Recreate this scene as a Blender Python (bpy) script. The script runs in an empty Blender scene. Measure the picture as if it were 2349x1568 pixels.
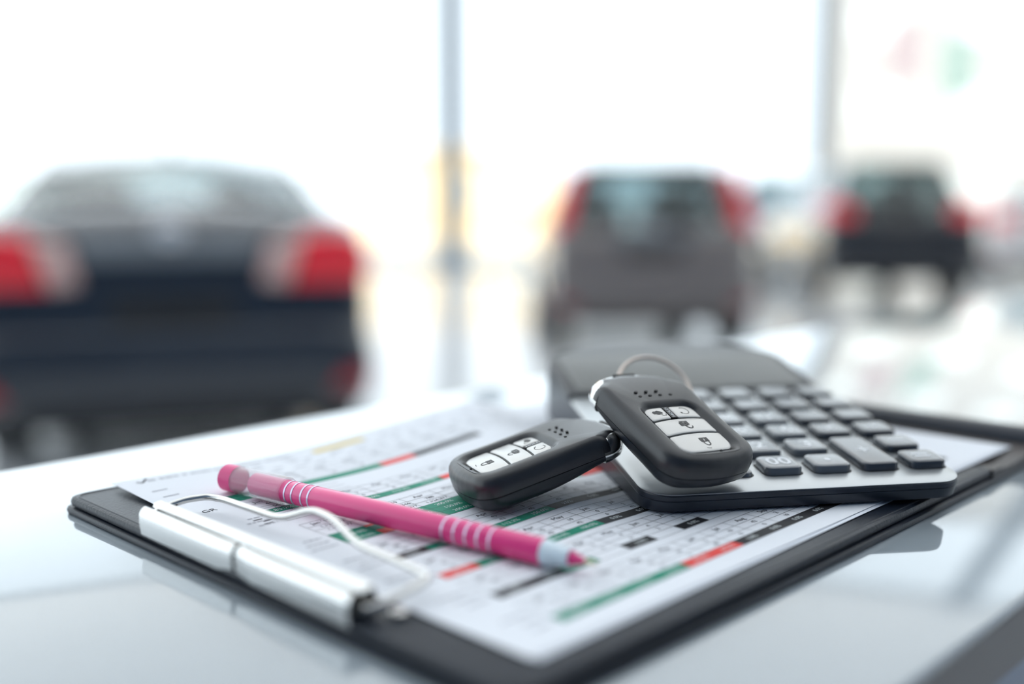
import bpy, bmesh, math, random
from mathutils import Vector, Matrix, Euler

random.seed(7)
scn = bpy.context.scene
COL = scn.collection
R = math.radians
ZP = 1.1070            # world height of the paper's surface (the counter top is at 1.1000)
H_CAM = 0.1035         # camera above the paper
TILT = math.atan((784 - 460) / 2437.0)

# ------------------------------------------------------------------ camera
cd = bpy.data.cameras.new('camera')
cam = bpy.data.objects.new('camera', cd)
COL.objects.link(cam)
cam.location = (0, 0, ZP + H_CAM)
cam.rotation_euler = (math.pi / 2 - TILT, 0, 0)
cd.sensor_width = 36.0
cd.lens = 36.0 * 2437.0 / 2349.0
cd.clip_start = 0.01
cd.clip_end = 500
cd.dof.use_dof = True
cd.dof.focus_distance = 0.360
cd.dof.aperture_fstop = 2.5
scn.camera = cam

# ------------------------------------------------------------------ world, sun, exposure
w = bpy.data.worlds.new('sky')
scn.world = w
w.use_nodes = True
bg = w.node_tree.nodes['Background']
bg.inputs[0].default_value = (0.84, 0.93, 1.0, 1)
bg.inputs[1].default_value = 2.4
sd = bpy.data.lights.new('sun', 'SUN')
sd.energy = 8.0
sd.color = (1.0, 0.86, 0.64)
sd.angle = R(1.0)
sun = bpy.data.objects.new('sun', sd)
COL.objects.link(sun)
sun.rotation_euler = (R(42), 0, R(-12))      # comes over the roof from behind, falls on the yard outside
PANEL_STRENGTH = 0.9
vs = scn.view_settings
vs.view_transform = 'Standard'
vs.look = 'None'
vs.exposure = 0.0
vs.gamma = 1.0
vs.use_curve_mapping = False
scn.cycles.transparent_max_bounces = 24
scn.cycles.max_bounces = 10
scn.cycles.caustics_refractive = False
scn.cycles.caustics_reflective = False

# ------------------------------------------------------------------ materials
def mat(name, color, rough=0.5, metal=0.0, coat=0.0, coat_rough=0.05, ior=1.5, noise=None, bump=None, spec=None, emit=None, sheen=0, stretch=None):
    m = bpy.data.materials.new(name)
    m.use_nodes = True
    nt = m.node_tree
    b = nt.nodes['Principled BSDF']
    b.inputs['Base Color'].default_value = (*color, 1)
    b.inputs['Roughness'].default_value = rough
    b.inputs['Metallic'].default_value = metal
    b.inputs['Coat Weight'].default_value = coat
    b.inputs['Coat Roughness'].default_value = coat_rough
    b.inputs['IOR'].default_value = ior
    if spec is not None:
        b.inputs['Specular IOR Level'].default_value = spec
    if emit:
        b.inputs['Emission Color'].default_value = (*emit[:3], 1)
        b.inputs['Emission Strength'].default_value = emit[3]
    if noise or bump:
        tc = nt.nodes.new('ShaderNodeTexCoord')
        mp = nt.nodes.new('ShaderNodeMapping')
        nt.links.new(tc.outputs['Object'], mp.inputs[0])
        if stretch:
            mp.inputs['Scale'].default_value = stretch
    if noise:                      # (scale, amount) gentle colour variation
        n = nt.nodes.new('ShaderNodeTexNoise')
        n.inputs['Scale'].default_value = noise[0]
        n.inputs['Detail'].default_value = 3
        nt.links.new(mp.outputs[0], n.inputs['Vector'])
        mx = nt.nodes.new('ShaderNodeMix')
        mx.data_type = 'RGBA'
        a = noise[1]
        mx.inputs['A'].default_value = (*[max(0, c * (1 - a)) for c in color], 1)
        mx.inputs['B'].default_value = (*[min(1, c * (1 + a)) for c in color], 1)
        nt.links.new(n.outputs['Fac'], mx.inputs['Factor'])
        nt.links.new(mx.outputs['Result'], b.inputs['Base Color'])
    if bump:                       # (scale, strength, distance)
        n = nt.nodes.new('ShaderNodeTexNoise')
        n.inputs['Scale'].default_value = bump[0]
        n.inputs['Detail'].default_value = 4
        nt.links.new(mp.outputs[0], n.inputs['Vector'])
        bp = nt.nodes.new('ShaderNodeBump')
        bp.inputs['Strength'].default_value = bump[1]
        bp.inputs['Distance'].default_value = bump[2]
        nt.links.new(n.outputs['Fac'], bp.inputs['Height'])
        nt.links.new(bp.outputs[0], b.inputs['Normal'])
    return m

def thin_glass(name, tint=(1, 1, 1), ior=1.5, rough=0.0, milky=None):
    m = bpy.data.materials.new(name)
    m.use_nodes = True
    nt = m.node_tree
    nt.nodes.remove(nt.nodes['Principled BSDF'])
    out = nt.nodes['Material Output']
    tr = nt.nodes.new('ShaderNodeBsdfTransparent')
    tr.inputs[0].default_value = (*tint, 1)
    gl = nt.nodes.new('ShaderNodeBsdfGlossy')
    gl.inputs['Roughness'].default_value = rough
    lw = nt.nodes.new('ShaderNodeLayerWeight')
    lw.inputs[0].default_value = 0.5
    pw = nt.nodes.new('ShaderNodeMath'); pw.operation = 'POWER'
    pw.inputs[1].default_value = 4.0
    fr = nt.nodes.new('ShaderNodeMath'); fr.operation = 'MULTIPLY_ADD'
    fr.inputs[1].default_value = 0.85
    fr.inputs[2].default_value = ((ior - 1) / (ior + 1)) ** 2
    nt.links.new(lw.outputs['Facing'], pw.inputs[0])
    nt.links.new(pw.outputs[0], fr.inputs[0])
    mx = nt.nodes.new('ShaderNodeMixShader')
    nt.links.new(fr.outputs[0], mx.inputs[0])
    src = tr
    if milky:
        df = nt.nodes.new('ShaderNodeBsdfDiffuse')
        df.inputs[0].default_value = (*milky[:3], 1)
        m2 = nt.nodes.new('ShaderNodeMixShader')
        m2.inputs[0].default_value = milky[3]
        nt.links.new(tr.outputs[0], m2.inputs[1])
        nt.links.new(df.outputs[0], m2.inputs[2])
        src = m2
    nt.links.new(src.outputs[0], mx.inputs[1])
    nt.links.new(gl.outputs[0], mx.inputs[2])
    nt.links.new(mx.outputs[0], out.inputs[0])
    return m

M = {}
M['floor'] = mat('polished floor tile', (0.62, 0.63, 0.64), 0.10, noise=(0.7, 0.06))
M['wall'] = mat('white wall paint', (0.78, 0.80, 0.82), 0.6, noise=(0.5, 0.03))
M['wall_dark'] = mat('wall darkened for reflections', (0.10, 0.16, 0.26), 0.6, noise=(0.5, 0.05))  # unseen wall, dark blue put in to darken and tint the reflections
M['ceiling'] = mat('ceiling paint', (0.72, 0.75, 0.78), 0.8, noise=(0.4, 0.03))
M['column'] = mat('grey column cladding', (0.16, 0.20, 0.24), 0.4, noise=(1.5, 0.05))
M['frame'] = mat('aluminium frame', (0.55, 0.58, 0.6), 0.35, 0.6, noise=(3, 0.05))
M['pane'] = thin_glass('window glass', (0.98, 0.99, 0.99))
M['yard'] = mat('pale concrete yard', (0.58, 0.55, 0.50), 0.8, noise=(0.6, 0.12))
M['cream'] = mat('warm glow cream', (0.80, 0.66, 0.44), 0.8, noise=(0.8, 0.06))  # warm tone of the building added to imitate a glow
M['whitewall'] = mat('pale grey render', (0.33, 0.345, 0.37), 0.8, noise=(0.5, 0.05))
M['winglass'] = mat('far window', (0.55, 0.62, 0.68), 0.1, noise=(2, 0.05))
M['counter'] = mat('white glossy counter top', (0.345, 0.39, 0.42), 0.055, coat=0.8, coat_rough=0.03, noise=(3, 0.02))
M['counter_edge'] = mat('brown grey edge band', (0.16, 0.15, 0.15), 0.45, noise=(20, 0.08))
M['counter_body'] = mat('blue grey counter panel', (0.22, 0.27, 0.36), 0.4, noise=(4, 0.05))
M['leather'] = mat('black leatherette', (0.007, 0.012, 0.022), 0.38, spec=0.32, bump=(900, 0.55, 0.00035), noise=(60, 0.2))
M['leather_fine'] = mat('black leatherette edge', (0.007, 0.012, 0.022), 0.38, spec=0.32, bump=(1200, 0.3, 0.0002), noise=(60, 0.2))
M['leather_brown'] = mat('brown black hinge leather', (0.045, 0.036, 0.034), 0.4, bump=(700, 0.4, 0.0003), noise=(60, 0.15))
M['chrome'] = mat('chrome', (0.66, 0.66, 0.65), 0.07, 1.0, noise=(40, 0.02))
M['chrome_soft'] = mat('nickel wire', (0.60, 0.59, 0.57), 0.16, 1.0, noise=(90, 0.03))
M['black'] = mat('black metal', (0.012, 0.012, 0.014), 0.4, noise=(60, 0.1))
M['paper'] = mat('white paper', (0.80, 0.82, 0.86), 0.75, noise=(80, 0.012), spec=0.25)
M['paper2'] = mat('white paper lower sheet', (0.76, 0.79, 0.85), 0.75, noise=(80, 0.012), spec=0.25)
M['ink_green'] = mat('green print', (0.010, 0.25, 0.155), 0.6, noise=(900, 0.05), spec=0.25)
M['ink_red'] = mat('red print', (0.80, 0.075, 0.065), 0.6, noise=(900, 0.05), spec=0.25)
M['ink_black'] = mat('black print', (0.022, 0.022, 0.026), 0.6, noise=(900, 0.05), spec=0.25)
M['ink_yellow'] = mat('yellow print', (0.75, 0.55, 0.10), 0.6, noise=(900, 0.05), spec=0.25)
M['ink_text'] = mat('dark text print', (0.02, 0.02, 0.035), 0.6, noise=(900, 0.05), spec=0.25)
M['ink_grey'] = mat('grey text print', (0.42, 0.43, 0.47), 0.6, noise=(900, 0.05), spec=0.25)
M['ink_white'] = mat('white text print', (0.75, 0.80, 0.80), 0.6, noise=(900, 0.02), spec=0.25)
M['pink'] = mat('pink pen barrel', (0.88, 0.045, 0.25), 0.28, noise=(60, 0.04), coat=0.2)
M['pink_plug'] = mat('pink plastic plug', (0.78, 0.04, 0.22), 0.35, noise=(60, 0.04))
M['silver_line'] = mat('silver ring print', (0.62, 0.58, 0.72), 0.3, 0.6, noise=(90, 0.05))
M['cap_clear'] = thin_glass('clear cap plastic', (0.985, 0.98, 0.99), 1.4, 0.05, (0.9, 0.88, 0.94, 0.11))
M['grip'] = mat('frosted white grip', (0.72, 0.82, 0.88), 0.25, noise=(50, 0.05))
M['brass'] = mat('pen nib metal', (0.75, 0.62, 0.45), 0.25, 1.0, noise=(90, 0.05))
M['fob'] = mat('charcoal fob plastic', (0.015, 0.016, 0.019), 0.33, spec=0.55, bump=(2600, 0.28, 0.00012), noise=(200, 0.08))
M['fob_low'] = mat('charcoal fob lower shell', (0.009, 0.012, 0.017), 0.36, spec=0.45, bump=(2600, 0.2, 0.0001), noise=(200, 0.08))
M['fob_recess'] = mat('fob recess plastic', (0.010, 0.011, 0.013), 0.30, noise=(200, 0.08))
M['fob_button'] = mat('silver fob button', (0.56, 0.55, 0.53), 0.30, 0.55, noise=(120, 0.02))
M['fob_icon'] = mat('black icon print', (0.008, 0.008, 0.009), 0.45, noise=(300, 0.05))
M['hole_shade'] = mat('black hole and gap shade', (0.004, 0.004, 0.004), 0.6, noise=(300, 0.05))  # near-black stand-in for the shade inside holes and gaps
M['ring'] = mat('key ring wire', (0.55, 0.47, 0.42), 0.28, 1.0, noise=(200, 0.05))
M['calc_body'] = mat('navy charcoal calculator body', (0.016, 0.022, 0.034), 0.36, bump=(1800, 0.15, 0.0001), noise=(200, 0.08))
M['calc_plate'] = mat('brushed silver faceplate', (0.50, 0.52, 0.53), 0.33, 0.7, bump=(400, 0.10, 0.0001), noise=(300, 0.03), stretch=(1, 14, 1))
M['key_grey'] = mat('grey calculator key', (0.13, 0.142, 0.155), 0.25, noise=(200, 0.04), coat=0.7)
M['key_dark'] = mat('dark calculator key', (0.038, 0.044, 0.055), 0.25, noise=(200, 0.04), coat=0.6)
M['key_print'] = mat('white key print', (0.82, 0.84, 0.86), 0.5, noise=(300, 0.02))
M['lcd'] = mat('grey liquid crystal panel', (0.15, 0.155, 0.148), 0.35, noise=(90, 0.04), spec=0.25)
M['calc_top'] = mat('dark display housing', (0.045, 0.048, 0.052), 0.35, spec=0.3, noise=(90, 0.05))
M['tyre'] = mat('black rubber tyre', (0.012, 0.012, 0.013), 0.7, noise=(20, 0.1))
M['rim'] = mat('alloy rim', (0.62, 0.63, 0.65), 0.25, 0.9, noise=(8, 0.05))
M['red_lens'] = mat('red lamp lens', (0.95, 0.03, 0.045), 0.12, noise=(6, 0.05), coat=0.6)
M['dark_red_lens'] = mat('dark red lamp lens', (0.32, 0.008, 0.015), 0.12, noise=(6, 0.05), coat=0.6)
M['clear_lens'] = mat('clear lamp lens', (0.75, 0.50, 0.45), 0.12, noise=(6, 0.05), coat=0.6)
M['car_trim'] = mat('black car trim', (0.012, 0.013, 0.015), 0.45, noise=(6, 0.1))
M['car_seat'] = mat('dark seat fabric', (0.03, 0.03, 0.033), 0.8, noise=(10, 0.1))
M['plate'] = mat('number plate blank', (0.20, 0.22, 0.24), 0.4, noise=(6, 0.05))
M['car_glass'] = thin_glass('tinted car glass', (0.66, 0.73, 0.74), 1.5)
M['navy'] = mat('dark navy car paint', (0.012, 0.018, 0.028), 0.28, 0.2, coat=1.0, noise=(4, 0.05))
M['bronze'] = mat('bronze grey car paint', (0.19, 0.165, 0.155), 0.30, 0.35, coat=1.0, noise=(4, 0.05))
M['jet'] = mat('black car paint', (0.006, 0.007, 0.010), 0.25, 0.1, coat=1.0, noise=(4, 0.05))
M['silver'] = mat('silver car paint', (0.55, 0.60, 0.66), 0.3, 0.4, coat=1.0, noise=(4, 0.04))
M['pearl'] = mat('pearl white car paint', (0.72, 0.70, 0.70), 0.3, 0.0, coat=1.0, noise=(4, 0.04))
M['light'] = mat('unseen fill panel', (0.9, 0.9, 0.9), 0.5, emit=(0.93, 0.97, 1.0, PANEL_STRENGTH), noise=(2, 0.01))  # glow of the unseen panels added as fill light
M['leaf'] = mat('pale green foliage', (0.20, 0.34, 0.14), 0.7, noise=(3, 0.25))
def translucent(name, c):
    m = mat(name, c, 0.7, noise=(2, 0.05))
    nt = m.node_tree
    t = nt.nodes.new('ShaderNodeBsdfTranslucent')
    t.inputs[0].default_value = (*c, 1)
    mx = nt.nodes.new('ShaderNodeMixShader')
    mx.inputs[0].default_value = 0.75
    nt.links.new(nt.nodes['Principled BSDF'].outputs[0], mx.inputs[1])
    nt.links.new(t.outputs[0], mx.inputs[2])
    nt.links.new(mx.outputs[0], nt.nodes['Material Output'].inputs[0])
    return m
M['poster_pink'] = translucent('pink banner print', (0.92, 0.82, 0.82))
M['poster_green'] = translucent('green banner print', (0.74, 0.86, 0.80))

# ------------------------------------------------------------------ mesh helpers
class MB:
    """collects vertices and faces, becomes one mesh object"""
    def __init__(self):
        self.v = []; self.f = []
    def add(self, vs, fs):
        o = len(self.v)
        self.v += [tuple(p) for p in vs]
        self.f += [tuple(i + o for i in f) for f in fs]
        return self
    def build(self, name, m, parent=None, smooth=None, mtx=None):
        me = bpy.data.meshes.new(name)
        me.from_pydata(self.v, [], self.f)
        bm = bmesh.new(); bm.from_mesh(me)
        bmesh.ops.recalc_face_normals(bm, faces=bm.faces)
        bm.to_mesh(me); bm.free()
        me.materials.append(M[m] if isinstance(m, str) else m)
        if smooth is not None:
            for p in me.polygons: p.use_smooth = True
            me.set_sharp_from_angle(angle=R(smooth))
        o = bpy.data.objects.new(name, me)
        COL.objects.link(o)
        if parent is not None: o.parent = parent
        if mtx is not None: o.matrix_basis = mtx
        return o

def loft(rings, cap0=True, cap1=True, closed=True):
    n = len(rings[0]); vs = []; fs = []
    assert all(len(r) == n for r in rings)
    for r in rings: vs += [tuple(p) for p in r]
    for a in range(len(rings) - 1):
        for i in range(n if closed else n - 1):
            j = (i + 1) % n
            fs.append((a * n + i, a * n + j, (a + 1) * n + j, (a + 1) * n + i))
    if cap0: fs.append(tuple(range(n))[::-1])
    if cap1: fs.append(tuple((len(rings) - 1) * n + i for i in range(n)))
    return vs, fs

def box(x0, x1, y0, y1, z0, z1):
    v = [(x, y, z) for z in (z0, z1) for y in (y0, y1) for x in (x0, x1)]
    f = [(0, 2, 3, 1), (4, 5, 7, 6), (0, 1, 5, 4), (2, 6, 7, 3), (0, 4, 6, 2), (1, 3, 7, 5)]
    return v, f

def rrect(x0, x1, y0, y1, r, n=6):
    """rounded rectangle outline, counter-clockwise"""
    pts = []
    for cx, cy, a in ((x1 - r, y0 + r, -90), (x1 - r, y1 - r, 0), (x0 + r, y1 - r, 90), (x0 + r, y0 + r, 180)):
        for k in range(n + 1):
            t = R(a + 90 * k / n)
            pts.append((cx + r * math.cos(t), cy + r * math.sin(t)))
    return pts

def rrect4(x0, x1, y0, y1, rs, n=5):
    """rectangle with its own radius at each corner: br, tr, tl, bl"""
    pts = []
    for cx, sx, cy, sy, a, r in ((x1, -1, y0, 1, -90, rs[0]), (x1, -1, y1, -1, 0, rs[1]), (x0, 1, y1, -1, 90, rs[2]), (x0, 1, y0, 1, 180, rs[3])):
        for k in range(n + 1):
            t = R(a + 90 * k / n)
            pts.append((cx + sx * r + r * math.cos(t), cy + sy * r + r * math.sin(t)))
    return pts

def rbox(x0, x1, y0, y1, z0, z1, r, e=0.0, n=5):
    """rounded-corner slab with softened top and bottom edges"""
    rings = []
    if e > 0:
        prof = [(e, z0), (e * .3, z0 + e * .3), (0, z0 + e), (0, z1 - e), (e * .3, z1 - e * .3), (e, z1)]
    else:
        prof = [(0, z0), (0, z1)]
    for d, z in prof:
        rings.append([(x, y, z) for x, y in rrect(x0 + d, x1 - d, y0 + d, y1 - d, max(r - d, r * .2), n)])
    return loft(rings)

def tube(path, rad, n=10, closed=False, caps=True, flat=1.0):
    """tube along a 3D path; rad a number or list; parallel-transported frame"""
    P = [Vector(p) for p in path]; k = len(P)
    T = []
    for i in range(k):
        a = P[(i - 1) % k] if (closed or i > 0) else P[i]
        b = P[(i + 1) % k] if (closed or i < k - 1) else P[i]
        T.append((b - a).normalized())
    up = Vector((0, 0, 1))
    if abs(T[0].dot(up)) > .95: up = Vector((1, 0, 0))
    N = (up - T[0] * up.dot(T[0])).normalized()
    rings = []
    for i in range(k):
        N = (N - T[i] * N.dot(T[i])).normalized()
        B = T[i].cross(N)
        r = rad[i] if isinstance(rad, (list, tuple)) else rad
        rings.append([P[i] + N * (math.cos(2 * math.pi * j / n) * r * flat) + B * (math.sin(2 * math.pi * j / n) * r) for j in range(n)])
    if closed:
        rings.append(rings[0])
        return loft(rings, False, False)
    return loft(rings, caps, caps)

def lathe(prof, n=32, axis='x'):
    """profile of (position, radius) turned about an axis"""
    rings = []
    for p, r in prof:
        ring = []
        for j in range(n):
            a = 2 * math.pi * j / n
            c, s = r * math.cos(a), r * math.sin(a)
            ring.append((p, c, s) if axis == 'x' else ((c, p, s) if axis == 'y' else (c, s, p)))
        rings.append(ring)
    return loft(rings)

def smooth_path(pts, it=2, cut=.22):
    """Chaikin corner cutting, ends kept"""
    P = [Vector(p) for p in pts]
    for _ in range(it):
        Q = [P[0]]
        for a, b in zip(P[:-1], P[1:]):
            Q += [a * (1 - cut) + b * cut, a * cut + b * (1 - cut)]
        Q.append(P[-1]); P = Q
    return P

def smoothstep(x, a, b):
    t = max(0.0, min(1.0, (x - a) / (b - a)))
    return t * t * (3 - 2 * t)

_tc = {}
def text2d(s, bold=0.0):
    """flat mesh of a word in the built-in font, unit size, centred"""
    if (s, bold) in _tc: return _tc[(s, bold)]
    cu = bpy.data.curves.new('word', 'FONT')
    cu.body = s; cu.align_x = 'CENTER'; cu.align_y = 'CENTER'; cu.resolution_u = 3; cu.offset = bold
    ob = bpy.data.objects.new('word', cu)
    COL.objects.link(ob)
    dg = bpy.context.evaluated_depsgraph_get()
    me = ob.evaluated_get(dg).to_mesh()
    r = ([(v.co.x, v.co.y) for v in me.vertices], [tuple(p.vertices) for p in me.polygons])
    bpy.data.objects.remove(ob); bpy.data.curves.remove(cu)
    _tc[(s, bold)] = r
    return r

def empty(name, loc=(0, 0, 0), rot=(0, 0, 0)):
    o = bpy.data.objects.new(name, None)
    COL.objects.link(o)
    o.location = loc; o.rotation_euler = rot
    o.empty_display_size = 0.05
    return o

def tag(o, label, cat, group=None):
    o['label'] = label; o['category'] = cat
    if group: o['group'] = group
    return o

def struct(o, label=None, cat=None):
    o['kind'] = 'structure'
    if label: o['label'] = label
    if cat: o['category'] = cat
    return o

def mm(vs, fs):
    return [(a * .001, b * .001, c * .001) for a, b, c in vs], fs

# ================================================================== the showroom
X0, X1, Y0, Y1, ZC = -13.0, 14.0, -7.0, 19.0, 10.2
struct(MB().add(*box(X0, X1, Y0, Y1, -0.25, 0)).build('floor', 'floor'), 'polished light grey showroom floor', 'floor')
struct(MB().add(*box(X0, X1, Y0, Y1, ZC, ZC + .4)).build('ceiling', 'ceiling'), 'white showroom ceiling', 'ceiling')
struct(MB().add(*box(X0, X1, Y0 - .25, Y0, 0, ZC)).build('wall_back', 'wall_dark'), 'unseen back wall, toned dark blue for its reflections', 'wall')
struct(MB().add(*box(X1, X1 + .25, Y0, Y1, 0, ZC)).build('wall_right', 'wall'), 'white side wall of the showroom', 'wall')

cols = [(-1.06, .20), (5.42, .13), (11.8, .20)]
trim_n = 1
for x, hw in cols:
    m = MB().add(*rbox(x - hw, x + hw, Y1 - hw, Y1 + hw, 0, ZC, .04))
    ob = m.build('trim_%d' % trim_n, 'column'); trim_n += 1
    struct(ob, 'grey column in the glass front' , 'column')
edges = [X0] + [c[0] for c in cols] + [X1]
for k in range(len(edges) - 1):
    a, b = edges[k], edges[k + 1]
    la = cols[k - 1][1] if k > 0 else 0
    lb = cols[k][1] if k < len(cols) else 0
    a += la; b -= lb
    fr = MB()
    for q in ((a, a + .05, .0, ZC), (b - .05, b, 0, ZC), (a + .05, b - .05, 0, .08), (a + .05, b - .05, ZC - .25, ZC)):
        fr.add(*box(q[0], q[1], Y1 - .05, Y1 + .05, q[2], q[3]))
    ob = fr.build('window_%d' % (k + 1), 'frame')
    struct(ob, 'tall glass shopfront bay', 'window')
    MB().add(*box(a + .05, b - .05, Y1 - .006, Y1 + .006, .08, ZC - .25)).build('pane', 'pane', ob)
# left side of the hall is glazed as well
fr = MB()
for y in (Y0, -1, 5.5, 12, Y1 - .3):
    fr.add(*box(X0 - .1, X0 + .1, y, y + .25, 0, ZC))
fr.add(*box(X0 - .1, X0 + .1, Y0, Y1, ZC - .3, ZC)).add(*box(X0 - .1, X0 + .1, Y0, Y1, 0, .1))
ob = struct(fr.build('window_5', 'frame'), 'glazed side wall of the showroom', 'window')
for y0, y1 in ((Y0 + .25, -1), (-.75, 5.5), (5.75, 12), (12.25, Y1 - .3)):
    MB().add(*box(X0 - .006, X0 + .006, y0, y1, .1, ZC - .3)).build('pane', 'pane', ob)

# fill light panels: unseen glowing panels added to light the hall from above
lp = None
for i in range(5):
    for j in range(4):
        x, y = -10.3 + i * 5.4, 0.8 + j * 5.2
        if lp is None:
            lp = empty('fill_panel', (x, y, ZC - .03))
            MB().add(*box(-2.69, 2.69, -2.59, 2.59, -.035, -.01)).build('glow_panel', 'light', lp)
            f = MB()
            for q in ((-2.65, 2.65, -2.55, -2.5), (-2.65, 2.65, 2.5, 2.55), (-2.65, -2.6, -2.5, 2.5), (2.6, 2.65, -2.5, 2.5)):
                f.add(*box(q[0], q[1], q[2], q[3], -.01, .03))
            f.build('frame', 'wall', lp)
            c = lp
        else:
            c = lp.copy(); COL.objects.link(c); c.location = (x, y, ZC - .03)
            for ch in lp.children:
                d = ch.copy(); COL.objects.link(d); d.parent = c
        tag(c, 'square unseen fill panel added to brighten the showroom', 'fill light', 'fill light panels')

# ================================================================== outside
struct(MB().add(*box(-60, 60, Y1 + .3, 110, -.3, -.02)).build('yard', 'yard'), 'sunlit pale concrete yard outside', 'ground')

def block(name, label, x0, x1, y0, y1, h, m, nx, rows, wh=1.3):
    r = empty(name, ((x0 + x1) / 2, y0, -.02))
    cx = (x0 + x1) / 2
    MB().add(*box(x0 - cx, x1 - cx, 0, y1 - y0, 0, h)).build('wall', m, r)
    MB().add(*box(x0 - cx - .15, x1 - cx + .15, -.15, y1 - y0 + .15, h, h + .25)).build('parapet', m, r)
    wd = (x1 - x0) / nx
    for j in range(rows):
        for i in range(nx):
            a = x0 - cx + wd * i + wd * .25
            wz = 1.0 + j * 3.0
            wn = MB().add(*box(a, a + wd * .5, -.06, .0, wz, wz + wh)).build('window', 'whitewall', r)
            MB().add(*box(a + .08, a + wd * .5 - .08, -.075, -.06, wz + .08, wz + wh - .08)).build('pane', 'winglass', wn)
    tag(r, label, 'building')
    return r
block('warm_glow_building', 'low cream building added for the warm glow between the navy sedan and the bronze hatchback', -4.6, 1.3, 34, 40, 2.7, 'cream', 3, 1, 1.0)  # added building, stands in for the warm haze between the cars
block('office_building', 'tall pale building outside, behind the black car at the right', 11.6, 34, 40, 41.5, 15, 'whitewall', 6, 4)

# banners hung on the inside of the glass, right bay
for nm, m, px, lab in (('hanging_banner', 'poster_pink', (6.5, 7.1, 3.25, 4.3), 'pale pink banner hanging on the glass front, upper right'),
                       ('hanging_banner', 'poster_green', (7.45, 8.0, 2.95, 4.05), 'pale green banner hanging on the glass front, beside the pink one')):
    b = MB()
    vs_, fs_ = [], []
    for k in range(9):
        z = px[2] + (px[3] - px[2]) * k / 8
        y = Y1 - .14 - .015 * math.sin(k * .9)
        off = 0.0
        for xx, yy in ((px[0] + off, y), (px[1] + off, y), (px[1] + off, y + .006), (px[0] + off, y + .006)):
            vs_.append((xx, yy, z))
    rings = [vs_[4 * k:4 * k + 4] for k in range(9)]
    r = empty(nm, ((px[0] + px[1]) / 2, Y1 - .14, px[2]))
    s = b.add(*loft(rings)).build('sheet', m, r)
    s.matrix_parent_inverse = Matrix.Translation((-(px[0] + px[1]) / 2, -(Y1 - .14), -px[2]))
    rod = MB().add(*tube([(px[0] - .05 + off, Y1 - .14, px[3]), (px[1] + .05 + off, Y1 - .14, px[3])], .012)).build('rod', 'frame', r)
    rod.matrix_parent_inverse = s.matrix_parent_inverse
    for cxx in (px[0] + .1 + off, px[1] - .1 + off):
        cd_ = MB().add(*tube([(cxx, Y1 - .14, px[3]), (cxx, Y1 - .14, ZC)], .003, 6)).build('cord', 'frame', r)
        cd_.matrix_parent_inverse = s.matrix_parent_inverse
    tag(r, lab, 'banner', 'banners on the glass front')
# a pale shrub outside at far left
def shrub(x, y, h, label):
    r = empty('shrub', (x, y, -.02))
    MB().add(*tube([(0, 0, 0), (.03, 0, h * .5)], [.05, .03])).build('stem', 'car_trim', r)
    b = MB()
    for k in range(240):
        a = random.uniform(0, 6.283); q = random.uniform(0, 1) ** .5 * h * .45; z = h * random.uniform(.15, 1)
        q *= 1.1 - abs(z / h - .5)
        c = Vector((q * math.cos(a), q * math.sin(a), z))
        d = Vector((random.gauss(0, 1), random.gauss(0, 1), random.gauss(0, 1))).normalized() * .11
        e = d.cross(Vector((random.gauss(0, 1), random.gauss(0, 1), 1))).normalized() * .05
        b.add([c - d, c + e, c + d, c - e], [(0, 1, 2, 3)])
    f = b.build('foliage', 'leaf', r); f['kind'] = 'stuff'
    tag(r, label, 'shrub', 'shrubs outside')
shrub(-13.4, 27.5, 2.3, 'pale green shrub outside the glass at the far left edge')
shrub(-11.9, 29, 1.9, 'pale green shrub outside the glass just left of the sedan roof')

# ================================================================== cars
def patch(fn, nu, nv, thick):
    """curved sheet with thickness from fn(u,v)->Vector, u,v in 0..1"""
    P = [[Vector(fn(i / nu, j / nv)) for j in range(nv + 1)] for i in range(nu + 1)]
    vs, fs = [], []
    n = Vector((0, 0, 0))
    for i in range(nu + 1):
        for j in range(nv + 1):
            a = P[min(i + 1, nu)][j] - P[max(i - 1, 0)][j]
            b = P[i][min(j + 1, nv)] - P[i][max(j - 1, 0)]
            n = a.cross(b).normalized()
            vs.append(P[i][j]); vs.append(P[i][j] + n * thick)
    I = lambda i, j, k: (i * (nv + 1) + j) * 2 + k
    for i in range(nu):
        for j in range(nv):
            fs.append((I(i, j, 0), I(i, j + 1, 0), I(i + 1, j + 1, 0), I(i + 1, j, 0)))
            fs.append((I(i, j, 1), I(i + 1, j, 1), I(i + 1, j + 1, 1), I(i, j + 1, 1)))
    for i in range(nu):
        for j in (0, nv):
            fs.append((I(i, j, 0), I(i + 1, j, 0), I(i + 1, j, 1), I(i, j, 1)))
    for j in range(nv):
        for i in (0, nu):
            fs.append((I(i, j, 0), I(i, j + 1, 0), I(i, j + 1, 1), I(i, j, 1)))
    return vs, fs

def prism_y(poly, y0, y1, b=.01):
    """polygon in x,z pushed along y, edge softened on the y0 side"""
    cx = sum(p[0] for p in poly) / len(poly); cz = sum(p[1] for p in poly) / len(poly)
    sc = lambda k, kz, y: [(cx + (x - cx) * k, y, cz + (z - cz) * kz) for x, z in poly]
    rings = [sc(.86, .72, y0), sc(.93, .86, y0 + b * .7), sc(.975, .95, y0 + b * 2.2), sc(1, 1, y0 + b * 5), sc(1, 1, max(y1, y0 + b * 6))]
    return loft(rings)

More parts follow.
